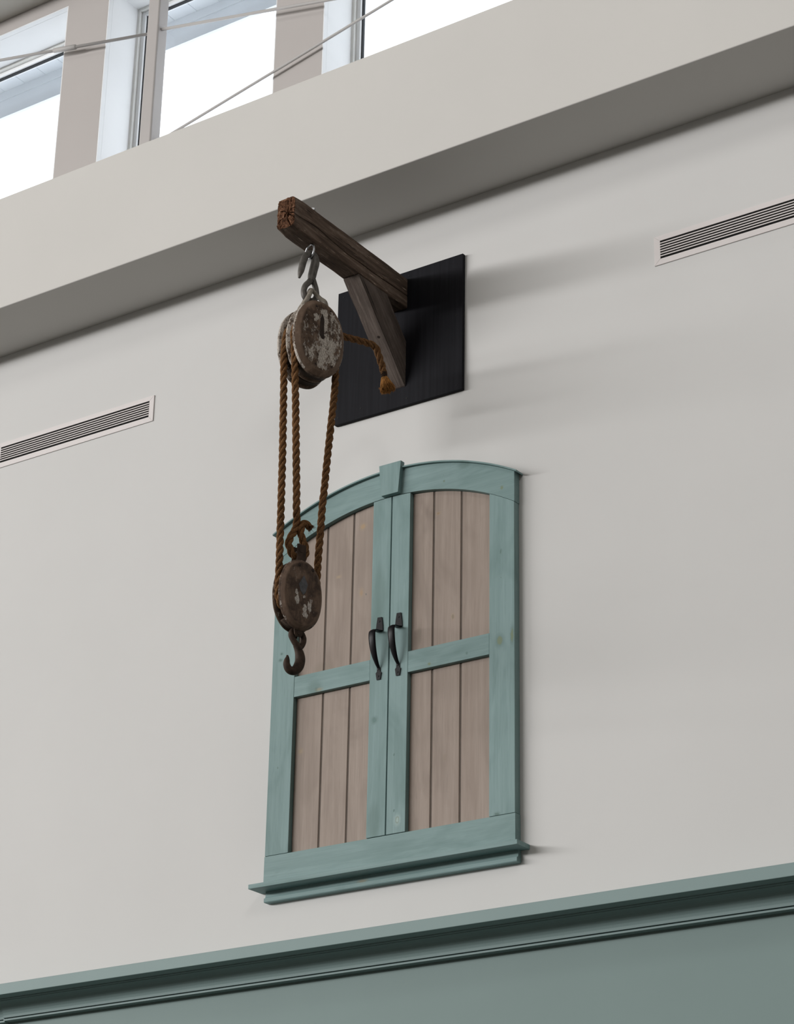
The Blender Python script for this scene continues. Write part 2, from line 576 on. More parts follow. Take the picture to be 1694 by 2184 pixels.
# ------------------------------------------------------------------ setting
ZS = 2.5965            # underside of the bulkhead
ZB = 3.177             # top of the bulkhead
YB = -0.346            # face of the bulkhead
ZC = 4.532             # ceiling
ZM = -0.4803           # bottom of the moulding
FL = -4.1
XL, XR, YF = -34.0, 12.0, -34.0
MB().box(XL, XR, 0, 0.28, ZM, ZS).build('wall_back', m_wall, kind='structure')
MB().box(XL, XR, 0, 0.28, FL, ZM).build('wall_back_lower', m_green, kind='structure')
MB().box(XL, XR, YB, 0.28, ZS, ZB).build('wall_bulkhead', m_bulk, bevel=0.004, kind='structure')
MB().box(XL, XR, YF, 0.6, FL - 0.1, FL).build('floor', m_floor, kind='structure')
MB().prism([(0.28, ZC), (0.28, ZC + 0.12), (YF, ZC + 0.12 - 0.3 * YF), (YF, ZC - 0.3 * YF), (-0.55, ZC)], 'X', XL, XR).build('ceiling', m_ceil, kind='structure')
MB().box(XL - 0.1, XL, YF, 0.28, FL, ZC + 10.5).build('wall_left', m_hall, kind='structure')
MB().box(XR, XR + 0.1, YF, 0.28, FL, ZC + 10.5).build('wall_right', m_hall, kind='structure')
MB().box(XL, XR, YF - 0.1, YF, FL, ZC + 10.5).build('wall_front', m_hall, kind='structure')

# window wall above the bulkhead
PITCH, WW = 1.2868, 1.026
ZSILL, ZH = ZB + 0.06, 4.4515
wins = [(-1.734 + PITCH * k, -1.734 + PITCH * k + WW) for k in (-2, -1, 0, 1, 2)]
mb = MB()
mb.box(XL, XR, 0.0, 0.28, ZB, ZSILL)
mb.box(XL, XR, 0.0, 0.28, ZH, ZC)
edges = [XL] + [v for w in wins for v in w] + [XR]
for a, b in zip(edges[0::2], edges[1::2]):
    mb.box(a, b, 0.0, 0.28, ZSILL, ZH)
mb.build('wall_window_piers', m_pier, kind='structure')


def ring(mb, x0, x1, z0, z1, y0, y1, w):
    """four bars round an opening"""
    mb.box(x0, x0 + w, y0, y1, z0, z1)
    mb.box(x1 - w, x1, y0, y1, z0, z1)
    mb.box(x0 + w, x1 - w, y0, y1, z1 - w, z1)
    mb.box(x0 + w, x1 - w, y0, y1, z0, z0 + w)


for i, (a, b) in enumerate(wins):
    w = empty('window_%d' % (i + 1), (a, 0, ZSILL), kind='structure')
    ww, hh = b - a, ZH - ZSILL
    e = 0.0005
    m_ = MB(); ring(m_, e, ww - e, e, hh - e, 0.028, 0.205, 0.004)
    m_.build('jamb_lining', m_white, w)
    m_ = MB(); ring(m_, e, ww - e, e, hh - e, 0.0005, 0.0265, 0.0045)
    m_.build('reveal_bead', m_white, w)
    m_ = MB(); ring(m_, e, ww - e, e, hh - e, 0.205, 0.275, 0.018)
    m_.build('frame', m_sash, w, bevel=0.002)
    m_ = MB(); ring(m_, 0.018, ww - 0.018, 0.018, hh - 0.018, 0.222, 0.262, 0.022)
    m_.build('sash', m_white, w, bevel=0.003)
    m_ = MB(); ring(m_, 0.040, ww - 0.040, 0.040, hh - 0.040, 0.234, 0.250, 0.005)
    m_.build('gasket', m_gask, w)
    MB().box(0.043, ww - 0.043, 0.240, 0.245, 0.043, hh - 0.043).build('pane', m_glass, w)

# eave outside the windows
ev = empty('eave', (0, 0.28, 4.6), kind='structure')
nb = 42
for k in range(nb):
    x = -4.6 + 0.1432 * k + 0.10
    MB().box(x + 0.0012, x + 0.1432 - 0.0012, 0, 0.255, 0, 0.012).build('soffit_plank', m_eave, ev)
MB().box(-4.6, 1.6, 0, 0.30, 0.014, 0.03).build('soffit_backing', m_eave, ev)
mb = MB().box(-4.6, 1.6, 0.256, 0.275, -0.155, 0.012)
mb.box(-4.6, 1.6, 0.250, 0.256, -0.05, 0.012)
mb.build('fascia_board', m_eave, ev)

# moulding between the upper and the lower wall
XJ = -1.818


def crown(x0, x1, dp, dz, name, mat):
    prof = [(0.0, -0.4155), (0.1146, -0.4131), (0.1146 + dp, -0.4163 + dz), (0.1010 + dp, -0.4163 + dz), (0.1010 + dp, -0.4185 + dz), (0.0903 + dp, -0.4185 + dz)]
    for k in range(1, 9):
        a = (pi / 2) * k / 8
        prof.append((0.0903 + dp - 0.0503 * sin(a), -0.4185 + dz - 0.0511 * (1 - cos(a))))
    prof += [(0.027 + dp, -0.4696 + dz), (0.027 + dp, -0.4735 + dz), (0.0365 + dp, -0.4735 + dz), (0.0365 + dp, -0.4800 + dz), (0.0, -0.4803 + dz)]
    return MB().prism([(-p_, z_) for p_, z_ in prof], 'X', x0, x1).build(name, mat, kind='structure')


MB().box(XL, XR, -0.17, 0, -0.4131, -0.3701).build('trim_1', m_trim, bevel=0.0015, kind='structure')
crown(XJ, XR, 0, 0, 'trim_2', m_trim)
crown(XL, XJ - 0.001, -0.008, -0.003, 'trim_3', m_trim)

# steel column and tie rods in front of the window piers
mb = MB().box(-1.409, -1.340, -0.075, -0.008, ZB, ZC)
mb.build('column', m_steel, bevel=0.008, seg=3, kind='structure')


def rod(p0, p1, r, **kw):
    e_ = empty('tie_rod', p0, **kw)
    d = Vector(p1) - Vector(p0)
    MB().tube([(0, 0, 0), d * 0.5, d], r, 10).build('bar', m_rod, e_)
    return e_, d


r1, d1 = rod((-3.6, -0.05, 4.527), (-1.409, -0.05, 4.030), 0.0075, label='grey painted tie rod crossing the left window pier, with a flat coupling plate', cat='rod')
k0 = (-1.94 + 3.6) / (-1.409 + 3.6)
c0 = d1 * k0
ax = d1.normalized()
mb = MB()
mb.tube([c0 - ax * 0.08, c0 - ax * 0.075, c0 + ax * 0.065, c0 + ax * 0.072], [0.008, 0.0125, 0.0125, 0.008], 10)
mb.build('coupling_sleeve', m_rod, r1)
rod((-1.339, -0.05, 4.026), (2.2, -0.05, 3.222), 0.0075, label='grey painted tie rod running from right of the column across the middle window and pier', cat='rod')
rod((-1.339, -0.026, 3.429), (3.6, -0.026, 4.454), 0.0065, label='thin grey tie rod rising from the column foot towards the ceiling', cat='rod')

# ------------------------------------------------------------------ wall vents
v0 = empty('air_vent', (-1.2765, 0, 2.0225), label='pale slatted air vent on the wall left of the hanging pulley', cat='vent', group='slatted wall vents')
VL, VH = 0.912, 0.1225
mb = MB()
for poly in ([(-VL, 0), (0, 0), (-0.0255, 0.0245), (-VL + 0.0255, 0.0245)], [(-VL, VH), (0, VH), (-0.0255, VH - 0.0215), (-VL + 0.0255, VH - 0.0215)],
             [(-VL, 0), (-VL, VH), (-VL + 0.0255, VH - 0.0215), (-VL + 0.0255, 0.0245)], [(0, 0), (0, VH), (-0.0255, VH - 0.0215), (-0.0255, 0.0245)]):
    # thin mitred border members
    cx_ = sum(q[0] for q in poly) / 4
    cz_ = sum(q[1] for q in poly) / 4
    s_ = 0.9995
    mb.prism([(cx_ + (x - cx_) * s_, cz_ + (z - cz_) * s_) for x, z in poly], 'Y', -0.0045, -0.0002)
mb.build('border', m_vent, v0, bevel=0.0008)
MB().box(-VL + 0.02, -0.02, -0.0018, -0.0003, 0.02, VH - 0.018).build('backing', m_dark, v0)
zz0, zz1 = 0.0245, VH - 0.0215
pt = (zz1 - zz0) / 7
sl_me = MB().box(-VL + 0.0255, -0.0255, -0.0052, -0.0018, -pt * 0.20, pt * 0.20).mesh('slat')
for k in range(1, 7):
    o = link('slat', sl_me, m_vent if k == 1 else None, v0)
    o.location = (0, 0, zz0 + pt * k)
v1 = copy_tree(v0)
v1.location = (1.1475 + VL, 0, 2.0215)
v1['label'] = 'pale slatted air vent high on the wall right of the black board'

# ------------------------------------------------------------------ hayloft door
F = -0.0365
D = empty('hayloft_door', (0, 0, 0), label='arched teal double hayloft door with tan plank panels, mounted on the wall', cat='door', kind='thing')


def arc_z(x, z0, R):
    return z0 - (R - sqrt(R * R - x * x))


ZA0, RA0 = 1.347, 1.07
ZA1, RA1 = 1.453, 1.18
BV = 0.0012


def upright(x0, x1, z0, y0, y1, name, mat, under=0.0, xs=8, bevel=BV):
    """board from z0 up to the underside of the arch"""
    pts = [(x0, z0), (x1, z0)]
    for k in range(xs + 1):
        x = x1 + (x0 - x1) * k / xs
        pts.append((x, arc_z(x, ZA0, RA0) + under))
    return MB().prism(pts, 'Y', y0, y1).build(name, mat, D, bevel=bevel)


upright(-0.55, -0.442, 0.001, F, -0.002, 'outer_stile', m_tealv, -0.001)
upright(0.442, 0.55, 0.001, F, -0.002, 'outer_stile', m_tealv, -0.001)
upright(-0.0875, -0.0040, 0.002, F, -0.006, 'meeting_stile', m_tealv, -0.0015)
upright(0.0010, 0.0840, 0.002, F, -0.006, 'meeting_stile', m_tealv, -0.0015)
MB().box(-0.5515, 0.5515, F - 0.0005, -0.002, -0.1125, -0.0005).build('bottom_rail', m_tealh, D, bevel=BV)
MB().box(-0.4415, -0.0880, F + 0.0005, -0.012, 0.6113, 0.6935).build('middle_rail', m_tealh, D, bevel=BV)
MB().box(0.0845, 0.4415, F + 0.0005, -0.012, 0.6113, 0.6935).build('middle_rail', m_tealh, D, bevel=BV)
for xs_ in ((-0.4415, -0.3165, -0.192, -0.0880), (0.0845, 0.181, 0.306, 0.4415)):
    for a, b in zip(xs_[:-1], xs_[1:]):
        ga = 0.0 if a == xs_[0] else 0.0040
        gb = 0.0 if b == xs_[-1] else 0.0040
        upright(a + ga, b - gb, 0.0, -0.0165, -0.008, 'plank', m_plank, -0.0005, 4, 0.0022)
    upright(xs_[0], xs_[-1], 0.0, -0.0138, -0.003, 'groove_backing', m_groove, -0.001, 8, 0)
# arch board, its cap and the keystone
NA = 40
pts = [(-0.5515 + 1.103 * k / NA, arc_z(-0.5515 + 1.103 * k / NA, ZA0, RA0)) for k in range(NA + 1)]
pts += [(0.5515 - 1.103 * k / NA, arc_z(0.5515 - 1.103 * k / NA, ZA1, RA1)) for k in range(NA + 1)]
MB().prism(pts, 'Y', F - 0.0006, -0.002).build('arch_board', m_tealh, D, bevel=0.0008)
pts = [(-0.567 + 1.134 * k / NA, arc_z(-0.567 + 1.134 * k / NA, ZA1 + 0.0002, RA1)) for k in range(NA + 1)]
pts += [(0.567 - 1.134 * k / NA, arc_z(0.567 - 1.134 * k / NA, ZA1 + 0.0062, RA1)) for k in range(NA + 1)]
MB().prism(pts, 'Y', -0.050, -0.001).build('arch_cap', m_tealh, D)
MB().prism([(-0.038, 1.348), (0.0405, 1.348), (0.0520, 1.4785), (-0.051, 1.4785)], 'Y', -0.0585, -0.034).build('keystone', m_tealv, D, bevel=0.001)
# sill and apron
MB().box(-0.5845, 0.5878, -0.0845, -0.001, -0.1300, -0.1127).build('sill', m_tealh, D, bevel=0.0012)
pr = [(-0.001, -0.1302), (-0.020, -0.1302), (-0.0205, -0.150), (-0.023, -0.1555), (-0.030, -0.1575), (-0.030, -0.1705), (-0.028, -0.1735), (-0.001, -0.1735)]
MB().prism(pr, 'X', -0.551, 0.5525).build('apron', m_tealh, D)


def handle(cx):
    """strap pull: upper plate, lower plate, a bowed grip between them and two screws"""
    y0 = F
    mb = MB()
    up = [(-0.0095, 0.8555), (0.0095, 0.8545), (0.0148, 0.822), (0.0158, 0.803), (0.0152, 0.7965), (-0.0152, 0.7985), (-0.0158, 0.805), (-0.0138, 0.828)]
    mb.prism([(cx + x, z) for x, z in up], 'Y', y0 - 0.0045, y0 - 0.0002)
    lo = [(-0.0080, 0.6055), (0.0080, 0.6050), (0.0125, 0.6315), (0.0070, 0.6375), (0.0068, 0.6520), (-0.0068, 0.6525), (-0.0072, 0.6380), (-0.0125, 0.6320)]
    mb.prism([(cx + x, z) for x, z in lo], 'Y', y0 - 0.0045, y0 - 0.0002)
    path = spline([(y0 - 0.002, 0.8005, 0.0150), (y0 - 0.012, 0.7965, 0.0150), (y0 - 0.036, 0.7925, 0.0150), (y0 - 0.0490, 0.7850, 0.0155), (y0 - 0.0518, 0.7690, 0.0158),
                   (y0 - 0.0492, 0.7440, 0.0155), (y0 - 0.0420, 0.7160, 0.0142), (y0 - 0.0300, 0.6880, 0.0118), (y0 - 0.0160, 0.6660, 0.0090),
                   (y0 - 0.0050, 0.6530, 0.0072), (y0 - 0.0025, 0.6440, 0.0070)], 6)
    vs_, fs = [], []
    n = len(path)
    for i, (y, z, hw) in enumerate(path):
        a = path[max(i - 1, 0)]
        b = path[min(i + 1, n - 1)]
        ty, tz = b[0] - a[0], b[1] - a[1]
        l_ = sqrt(ty * ty + tz * tz)
        ny, nz = tz / l_, -ty / l_            # outward normal of the bow
        for (fx, fn) in ((-1, 0.0), (-0.6, 0.0026), (0, 0.0042), (0.6, 0.0026), (1, 0.0), (0.6, -0.0018), (-0.6, -0.0018)):
            vs_.append((cx + fx * hw, y + ny * fn, z + nz * fn))
    for i in range(n - 1):
        for k in range(7):
            fs.append((i * 7 + k, i * 7 + (k + 1) % 7, (i + 1) * 7 + (k + 1) % 7, (i + 1) * 7 + k))
    fs += [tuple(range(7)), tuple(range((n - 1) * 7, n * 7))]
    mb.add(vs_, fs, 0, True)
    o = mb.build('pull_handle', m_black, D, label='black iron strap pull handle')
    for z in (0.838, 0.6185):
        MB().disc((cx, y0 - 0.0052, z), (0, -1, 0), 0.0036, 0.002, 10, dome=0.0008).build('screw', m_screw, o)


handle(0.0425)
handle(-0.0450)

# ------------------------------------------------------------------ hoist bracket: black board, beam, brace, eye bolt
H = empty('hoist_bracket', (0, 0, 1.7367), label='weathered timber hoist arm and diagonal brace on a square black wall board', cat='bracket')
HZ = 1.7367
mb = MB().box(-0.303, 0.304, -0.018, -0.0005, 0, 0.6)
mb.build('backing_board', m_board, H, bevel=0.0015, label='square black painted backing board')
for (px, pz) in ((-0.275, 0.575), (0.045, 0.578), (0.276, 0.330), (0.278, 0.022), (0.045, 0.028), (-0.175, 0.043), (-0.286, 0.030)):
    MB().disc((px, -0.0183, pz), (0, -1, 0), 0.0032, 0.0012, 8).build('nail_head', m_screw, H)

crack = spline([(-0.772, 2.226), (-0.736, 2.225), (-0.68, 2.231), (-0.614, 2.232), (-0.56, 2.226), (-0.527, 2.223), (-0.47, 2.219), (-0.421, 2.216), (-0.332, 2.218),
                (-0.26, 2.217), (-0.168, 2.220), (-0.1, 2.222), (-0.019, 2.224)], 6)


def crack_z(y):
    for (a, b) in zip(crack[:-1], crack[1:]):
        if a[0] <= y <= b[0]:
            return a[1] + (b[1] - a[1]) * (y - a[0]) / max(b[0] - a[0], 1e-9)
    return crack[0][1] if y < crack[0][0] else crack[-1][1]


def beam_ring(y):
    """cross-section of the beam at y, counter-clockwise seen from the front end"""
    x0, x1, z0, z1 = -0.041, 0.040, 2.168, 2.303
    tcap = max(0.0, 1 - (y + 0.770) / 0.05)
    z0 += 0.008 * tcap
    r = 0.007 + 0.006 * tcap
    pts = []

    def line(a, b, n):
        for k in range(n):
            t_ = k / n
            pts.append((a[0] + (b[0] - a[0]) * t_, a[1] + (b[1] - a[1]) * t_, 0.0))

    def arc(cx_, cz_, a0, rr):
        for k in range(4):
            a = radians(a0 + 90 * k / 4)
            pts.append((cx_ + rr * cos(a), cz_ + rr * sin(a), 0.0))
    line((x0 + r, z0), (x1 - r, z0), 10)
    arc(x1 - r, z0 + r, -90, r)
    zc = crack_z(y)
    wid = 0.0020 + 0.0012 * noise.noise(Vector((0, y * 9, 3)))
    dep = 0.013
    line((x1, z0 + r), (x1, zc - 3 * wid), 8)
    for q, dd in ((-3, 0.0004), (-1.15, 0.0012), (-0.75, 0.75), (0, 1.0), (0.75, 0.75), (1.15, 0.0012), (3, 0.0004)):
        pts.append((x1 - dep * dd if dd > 0.01 else x1 - dd, zc + q * wid, 1.0))
    line((x1, zc + 4 * wid), (x1, z1 - r), 8)
    arc(x1 - r, z1 - r, 0, r)
    line((x1 - r, z1), (x0 + r, z1), 10)
    arc(x0 + r, z1 - r, 90, r)
    line((x0, z1 - r), (x0, z0 + r), 14)
    arc(x0 + r, z0 + r, 180, r)
    out = []
    cx_, cz_ = -0.0005, 2.2355
    for (x, z, fixed) in pts:
        v = Vector((x * 14, y * 5, z * 14))
        d = 0.0022 * noise.noise(v) + 0.0011 * noise.noise(v * 3.1)
        d += 0.003 * tcap * noise.noise(v * 4)
        dx, dz = x - cx_, z - cz_
        l_ = sqrt(dx * dx + dz * dz)
        out.append((x + dx / l_ * d, y, z + dz / l_ * d))
    return out


ys = [-0.770 + 0.004 * k for k in range(6)] + [-0.745 + 0.0125 * k for k in range(58)] + [-0.0185]
rings = [beam_ring(y) for y in ys]
nR = len(rings[0])
mb = MB()
vs_ = [(x, y, z - HZ) for rg in rings for (x, y, z) in rg]
fs = []
for i in range(len(rings) - 1):
    for k in range(nR):
        fs.append((i * nR + k, i * nR + (k + 1) % nR, (i + 1) * nR + (k + 1) % nR, (i + 1) * nR + k))
fs.append(tuple(range((len(rings) - 1) * nR, len(rings) * nR)))
mb.add(vs_, fs, 0, True)
# rough end grain with a star of checks round the heart of the log
heart = (0.006, 2.236)
NRG = 34
SUB = 4
end_loop = []
for k in range(nR):
    a_, b_ = rings[0][k], rings[0][(k + 1) % nR]
    end_loop += [tuple(a_[c_] + (b_[c_] - a_[c_]) * q_ / SUB for c_ in range(3)) for q_ in range(SUB)]
nE = len(end_loop)
vs_, fs = [], []
for q in range(NRG):
    s_ = 1 - q / NRG
    for (x, y, z) in end_loop:
        px, pz = heart[0] + (x - heart[0]) * s_, heart[1] + (z - heart[1]) * s_
        v = Vector((px * 60, 7.0, pz * 60))
        bump_ = 0.0055 * noise.noise(v) + 0.0035 * noise.noise(v * 2.7)
        ang = math.atan2(pz - heart[1], px - heart[0])
        rr = sqrt((px - heart[0]) ** 2 + (pz - heart[1]) ** 2)
        gro = 0.0
        for (a0, wob, w_, r0_, r1_) in ((-2.45, 2.0, 0.0032, 0.0, 0.075), (-1.35, 3.0, 0.003, 0.008, 0.06), (-0.25, 1.0, 0.0026, 0.0, 0.05), (0.5, 1.5, 0.0022, 0.004, 0.05),
                                        (1.3, 1.0, 0.0022, 0.0, 0.06), (-0.75, 2.5, 0.0026, 0.006, 0.05), (2.6, 2.0, 0.002, 0.0, 0.035)):
            da = (ang - a0 - 0.25 * noise.noise(Vector((rr * 40, a0 * 5, wob)))) 
            da = (da + pi) % (2 * pi) - pi
            if r0_ < rr < r1_ and abs(da) < 1.2:
                gro = max(gro, max(0.0, 1 - abs(da) * rr / w_))
        edge = 0.0 if q == 0 else 1.0
        vs_.append((px, -0.770 - 0.004 * edge * (1 - 0.6 * s_) + edge * (bump_ + 0.020 * gro), pz - HZ))
vs_.append((heart[0], -0.770, heart[1] - HZ))
for q in range(NRG - 1):
    for k in range(nE):
        fs.append((q * nE + k, (q + 1) * nE + k, (q + 1) * nE + (k + 1) % nE, q * nE + (k + 1) % nE))
for k in range(nE):
    fs.append(((NRG - 1) * nE + k, NRG * nE, (NRG - 1) * nE + (k + 1) % nE))
mb.add(vs_, fs, 1, True)
mb.build('arm_timber', [m_beam, m_end], H, label='brown weathered arm with a split along its side').data.set_sharp_from_angle(angle=radians(38))

# brace: grid-surfaced prism so that its faces are slightly uneven
prof = [(-0.352, 2.1665), (-0.159, 2.1665), (-0.0185, 2.016), (-0.0185, 1.822), (-0.020, 1.819)]
mb = MB().prism([(y, z - HZ) for y, z in prof], 'X', -0.037, 0.0405)
me = mb.mesh('brace')
bm = bmesh.new()
bm.from_mesh(me)
bmesh.ops.bevel(bm, geom=list(bm.edges), offset=0.003, segments=2, affect='EDGES')
bmesh.ops.triangulate(bm, faces=bm.faces)
bmesh.ops.subdivide_edges(bm, edges=[e for e in bm.edges if e.calc_length() > 0.03], cuts=5, use_grid_fill=True)
for v in bm.verts:
    p_ = v.co * 16
    v.co.x += 0.0012 * noise.noise(p_)
    v.co.z += 0.0010 * noise.noise(p_ + Vector((5, 5, 5)))
bm.to_mesh(me)
bm.free()
link('brace', me, m_brace, H, label='greyer diagonal brace below the arm')
MB().disc((0.012, -0.1705, 1.9775 - HZ), (0, -0.7, -0.7), 0.0052, 0.004, 10).build('plug', m_rivet, H)

# eye bolt through the arm
EC = Vector((0.0045, -0.6235, 2.1395 - HZ))
mb = MB()
R_ = 0.0300
lp = [EC + Vector((-R_ * sin(a) * 0.935, R_ * sin(a) * 0.355, R_ * cos(a))) for a in [2 * pi * k / 40 for k in range(40)]]
mb.tube(lp + [lp[0]], 0.0040, 8, cap=False)
mb.tube([(EC.x, EC.y, 2.168 - HZ), (EC.x, EC.y, 2.18 - HZ)], 0.005, 8)
mb.build('eye_bolt', m_zinc, H, label='shiny steel eye under the arm')
mb = MB()
mb.tube([(0.012, -0.622, 2.300 - HZ), (0.012, -0.622, 2.327 - HZ)], 0.0042, 8)
mb.disc((0.012, -0.622, 2.325 - HZ), (0, 0, 1), 0.0085, 0.008, 6)
mb.build('nut', m_zinc, H, label='small zinc nut on top of the arm')

# ------------------------------------------------------------------ pulley blocks
PHI = radians(20.8)
Nn = Vector((cos(PHI), -sin(PHI), 0))
Uu = Vector((sin(PHI), cos(PHI), 0))
UC = Vector((0.01675, -0.613, 1.74175))
LC = Vector((-0.00176, -0.613, 0.7330))


def oval(b, a, ex, k, n):
    t_ = 2 * pi * k / n
    c_, s_ = cos(t_), sin(t_)
    return (b * math.copysign(abs(c_) ** (2 / ex), c_), a * math.copysign(abs(s_) ** (2 / ex), s_))


def cheek(mat, par, xn, th, b, a, side, name='cheek', ex=2.15):
    """oval wooden plate; side +1/-1: which face is chamfered and domed, 0: both edges eased"""
    n = 64
    w1 = th * 0.5
    if side:
        q_ = b / 0.11
        q_ = b / 0.11
        x0 = -w1 * (0.15 if b > 0.1 else 0.5)
        dx = w1 - x0
        stack = [(-w1, 0.010), (-w1 + 0.003, 0.002), (-w1 + 0.005, 0.0), (x0, 0.0), (x0 + dx * 0.10, 0.0010), (x0 + dx * 0.20, 0.0030 * q_), (x0 + dx * 0.30, 0.0052 * q_),
                 (x0 + dx * 0.90, 0.0162 * q_), (x0 + dx * 0.97, 0.0190 * q_), (w1, 0.0240 * q_), (w1 * 1.03, 0.062 * q_), (w1 * 1.03, 0.090 * q_)]
    else:
        stack = [(-w1, 0.08), (-w1, 0.014), (-w1 * 0.5, 0.003), (-w1 * 0.2, 0.0), (w1 * 0.2, 0.0), (w1 * 0.5, 0.003), (w1, 0.014), (w1, 0.08)]
    vs_, fs = [], []
    for (x, ins) in stack:
        for k in range(n):
            p_, q_ = oval(b - ins, a - ins, ex, k, n)
            d = 1 + 0.010 * noise.noise(Vector((p_ * 22, q_ * 22, xn * 60)))
            sx = x if side >= 0 else -x
            vs_.append((xn + sx + 0.0008 * noise.noise(Vector((p_ * 40, q_ * 40, x * 50))), p_ * d, q_ * d))
    m = len(stack)
    for i in range(m - 1):
        for k in range(n):
            fs.append((i * n + k, i * n + (k + 1) % n, (i + 1) * n + (k + 1) % n, (i + 1) * n + k))
    fs += [tuple(range(n)), tuple(range((m - 1) * n, m * n))]
    o = MB().add(vs_, fs, 0, True).build(name, mat, par)
    o.data.set_sharp_from_angle(angle=radians(22))
    return o


def sheave(par, xn, r, w):
    n = 40
    st = [(-w / 2, 0.25 * r), (-w / 2, r + 0.006), (-w * 0.28, r + 0.003), (0, r), (w * 0.28, r + 0.003), (w / 2, r + 0.006), (w / 2, 0.25 * r)]
    vs_, fs = [], []
    for (x, q) in st:
        for k in range(n):
            a = 2 * pi * k / n
            vs_.append((xn + x, q * cos(a), q * sin(a)))
    for i in range(len(st) - 1):
        for k in range(n):
            fs.append((i * n + k, i * n + (k + 1) % n, (i + 1) * n + (k + 1) % n, (i + 1) * n + k))
    return MB().add(vs_, fs, 0, True).build('sheave', m_sheave, par)


def spacer(par, x0, x1, b, a, z_in, top, umax, mat):
    """wooden filler between the shells at one end"""
    s_ = 1 if top else -1
    pts = [(-umax, s_ * z_in), (umax, s_ * z_in)]
    n = 14
    for k in range(n + 1):
        u_ = umax * 0.98 * (1 - 2 * k / n)
        z_ = a * 0.95 * (max(0.0, 1 - abs(u_ / b) ** 2.15)) ** (1 / 2.15)
        pts.append((u_, s_ * z_))
    return MB().prism(pts, 'X', x0, x1).build('spacer', mat, par, bevel=0.002)


def hook_tube(mb, pts, per=6, sides=14):
    sp = spline(pts, per)
    mb.tube([(0, q[0], q[1]) if len(q) == 3 else (q[3], q[0], q[1]) for q in sp], [q[2] for q in sp], sides)


# upper, double block
U = empty('pulley_block', UC, -PHI, label='large upper double pulley block with pale flaking paint, hung from the timber arm', cat='pulley')
B1, A1 = 0.1106, 0.158
cheek(m_cheek, U, 0.0595, 0.033, B1, A1, 1)
cheek(m_cheek, U, 0.0, 0.024, B1 * 0.975, A1 * 0.975, 0)
cheek(m_cheek, U, -0.0595, 0.033, B1, A1, -1)
for xn in (0.029, -0.029):
    sheave(U, xn, 0.0775, 0.028)
    x0, x1 = xn - 0.0155, xn + 0.0155
    spacer(U, x0, x1, B1, A1, 0.112, False, 0.070, m_spacer)
    spacer(U, x0, x1, B1, A1, 0.118, True, 0.060, m_spacer)
mb = MB().prism([(-0.009, 0.004), (0.009, 0.004), (0.0085, 0.075), (0.0, 0.098), (-0.0085, 0.075)], 'X', 0.0745, 0.0785)
mb.build('axle_plate', m_rivet, U, bevel=0.001, label='narrow iron strap over the axle')
MB().disc((0.079, 0.004, 0.002), (1, 0, 0), 0.0085, 0.005, 14, dome=0.002).build('axle_pin', m_rivet, U)
for (uu, zz) in ((-0.026, 0.122), (0.036, 0.120), (-0.022, -0.118), (0.048, -0.110)):
    MB().disc((0.0745, uu, zz), (1, 0, 0), 0.0052, 0.006, 10, dome=0.002).build('rivet', m_rivet, U)
# shackle: pale strap bowed over the block through the hook's ring
mb = MB()
for sg in (1, -1):
    for (ue, ze, um) in (((-0.070, 0.126, -0.034) if sg > 0 else (-0.030, 0.146, -0.016)), (0.034, 0.152, 0.012)):
        sp = spline([(sg * 0.047, ue, ze - 0.006, 0.0100), (sg * 0.045, ue * 0.80, ze + 0.018, 0.0098), (sg * 0.034, um, 0.186, 0.0090), (sg * 0.019, um * 0.3 - 0.008, 0.214, 0.0080),
                     (sg * 0.006, -0.010, 0.2275, 0.0080), (-sg * 0.006, -0.010, 0.2275, 0.0078)], 6)
        mb.tube([q[:3] for q in sp], [q[3] for q in sp], 10)
mb.build('shackle', m_strap, U, label='pale bowed strap on top')
mb = MB()
zo = UC.z
hook_tube(mb, [(-0.0609, 2.0076 - zo, 0.0045), (-0.0575, 2.0270 - zo, 0.0095), (-0.0530, 2.0461 - zo, 0.0125), (-0.0443, 2.0881 - zo, 0.0135), (-0.0314, 2.1157 - zo, 0.0132),
               (-0.0140, 2.1294 - zo, 0.0130), (0.0024, 2.1197 - zo, 0.0150), (0.0073, 2.0962 - zo, 0.0168), (0.0006, 2.0612 - zo, 0.0165), (-0.0044, 2.0345 - zo, 0.0160),
               (-0.0075, 2.010 - zo, 0.0130)])
hook_tube(mb, [(-0.0030, 2.024 - zo, 0.0120), (-0.0170, 2.003 - zo, 0.0118), (-0.0315, 1.984 - zo, 0.0115), (-0.0385, 1.9600 - zo, 0.0115), (-0.0335, 1.9364 - zo, 0.0115), (-0.0150, 1.9256 - zo, 0.0115),
               (0.0065, 1.9324 - zo, 0.0112), (0.0182, 1.9560 - zo, 0.0108), (0.0150, 1.983 - zo, 0.0108), (0.0060, 2.006 - zo, 0.0112), (-0.0020, 2.026 - zo, 0.0110)])
mb.build('hook', m_iron, U, label='grey iron hook with a ring')

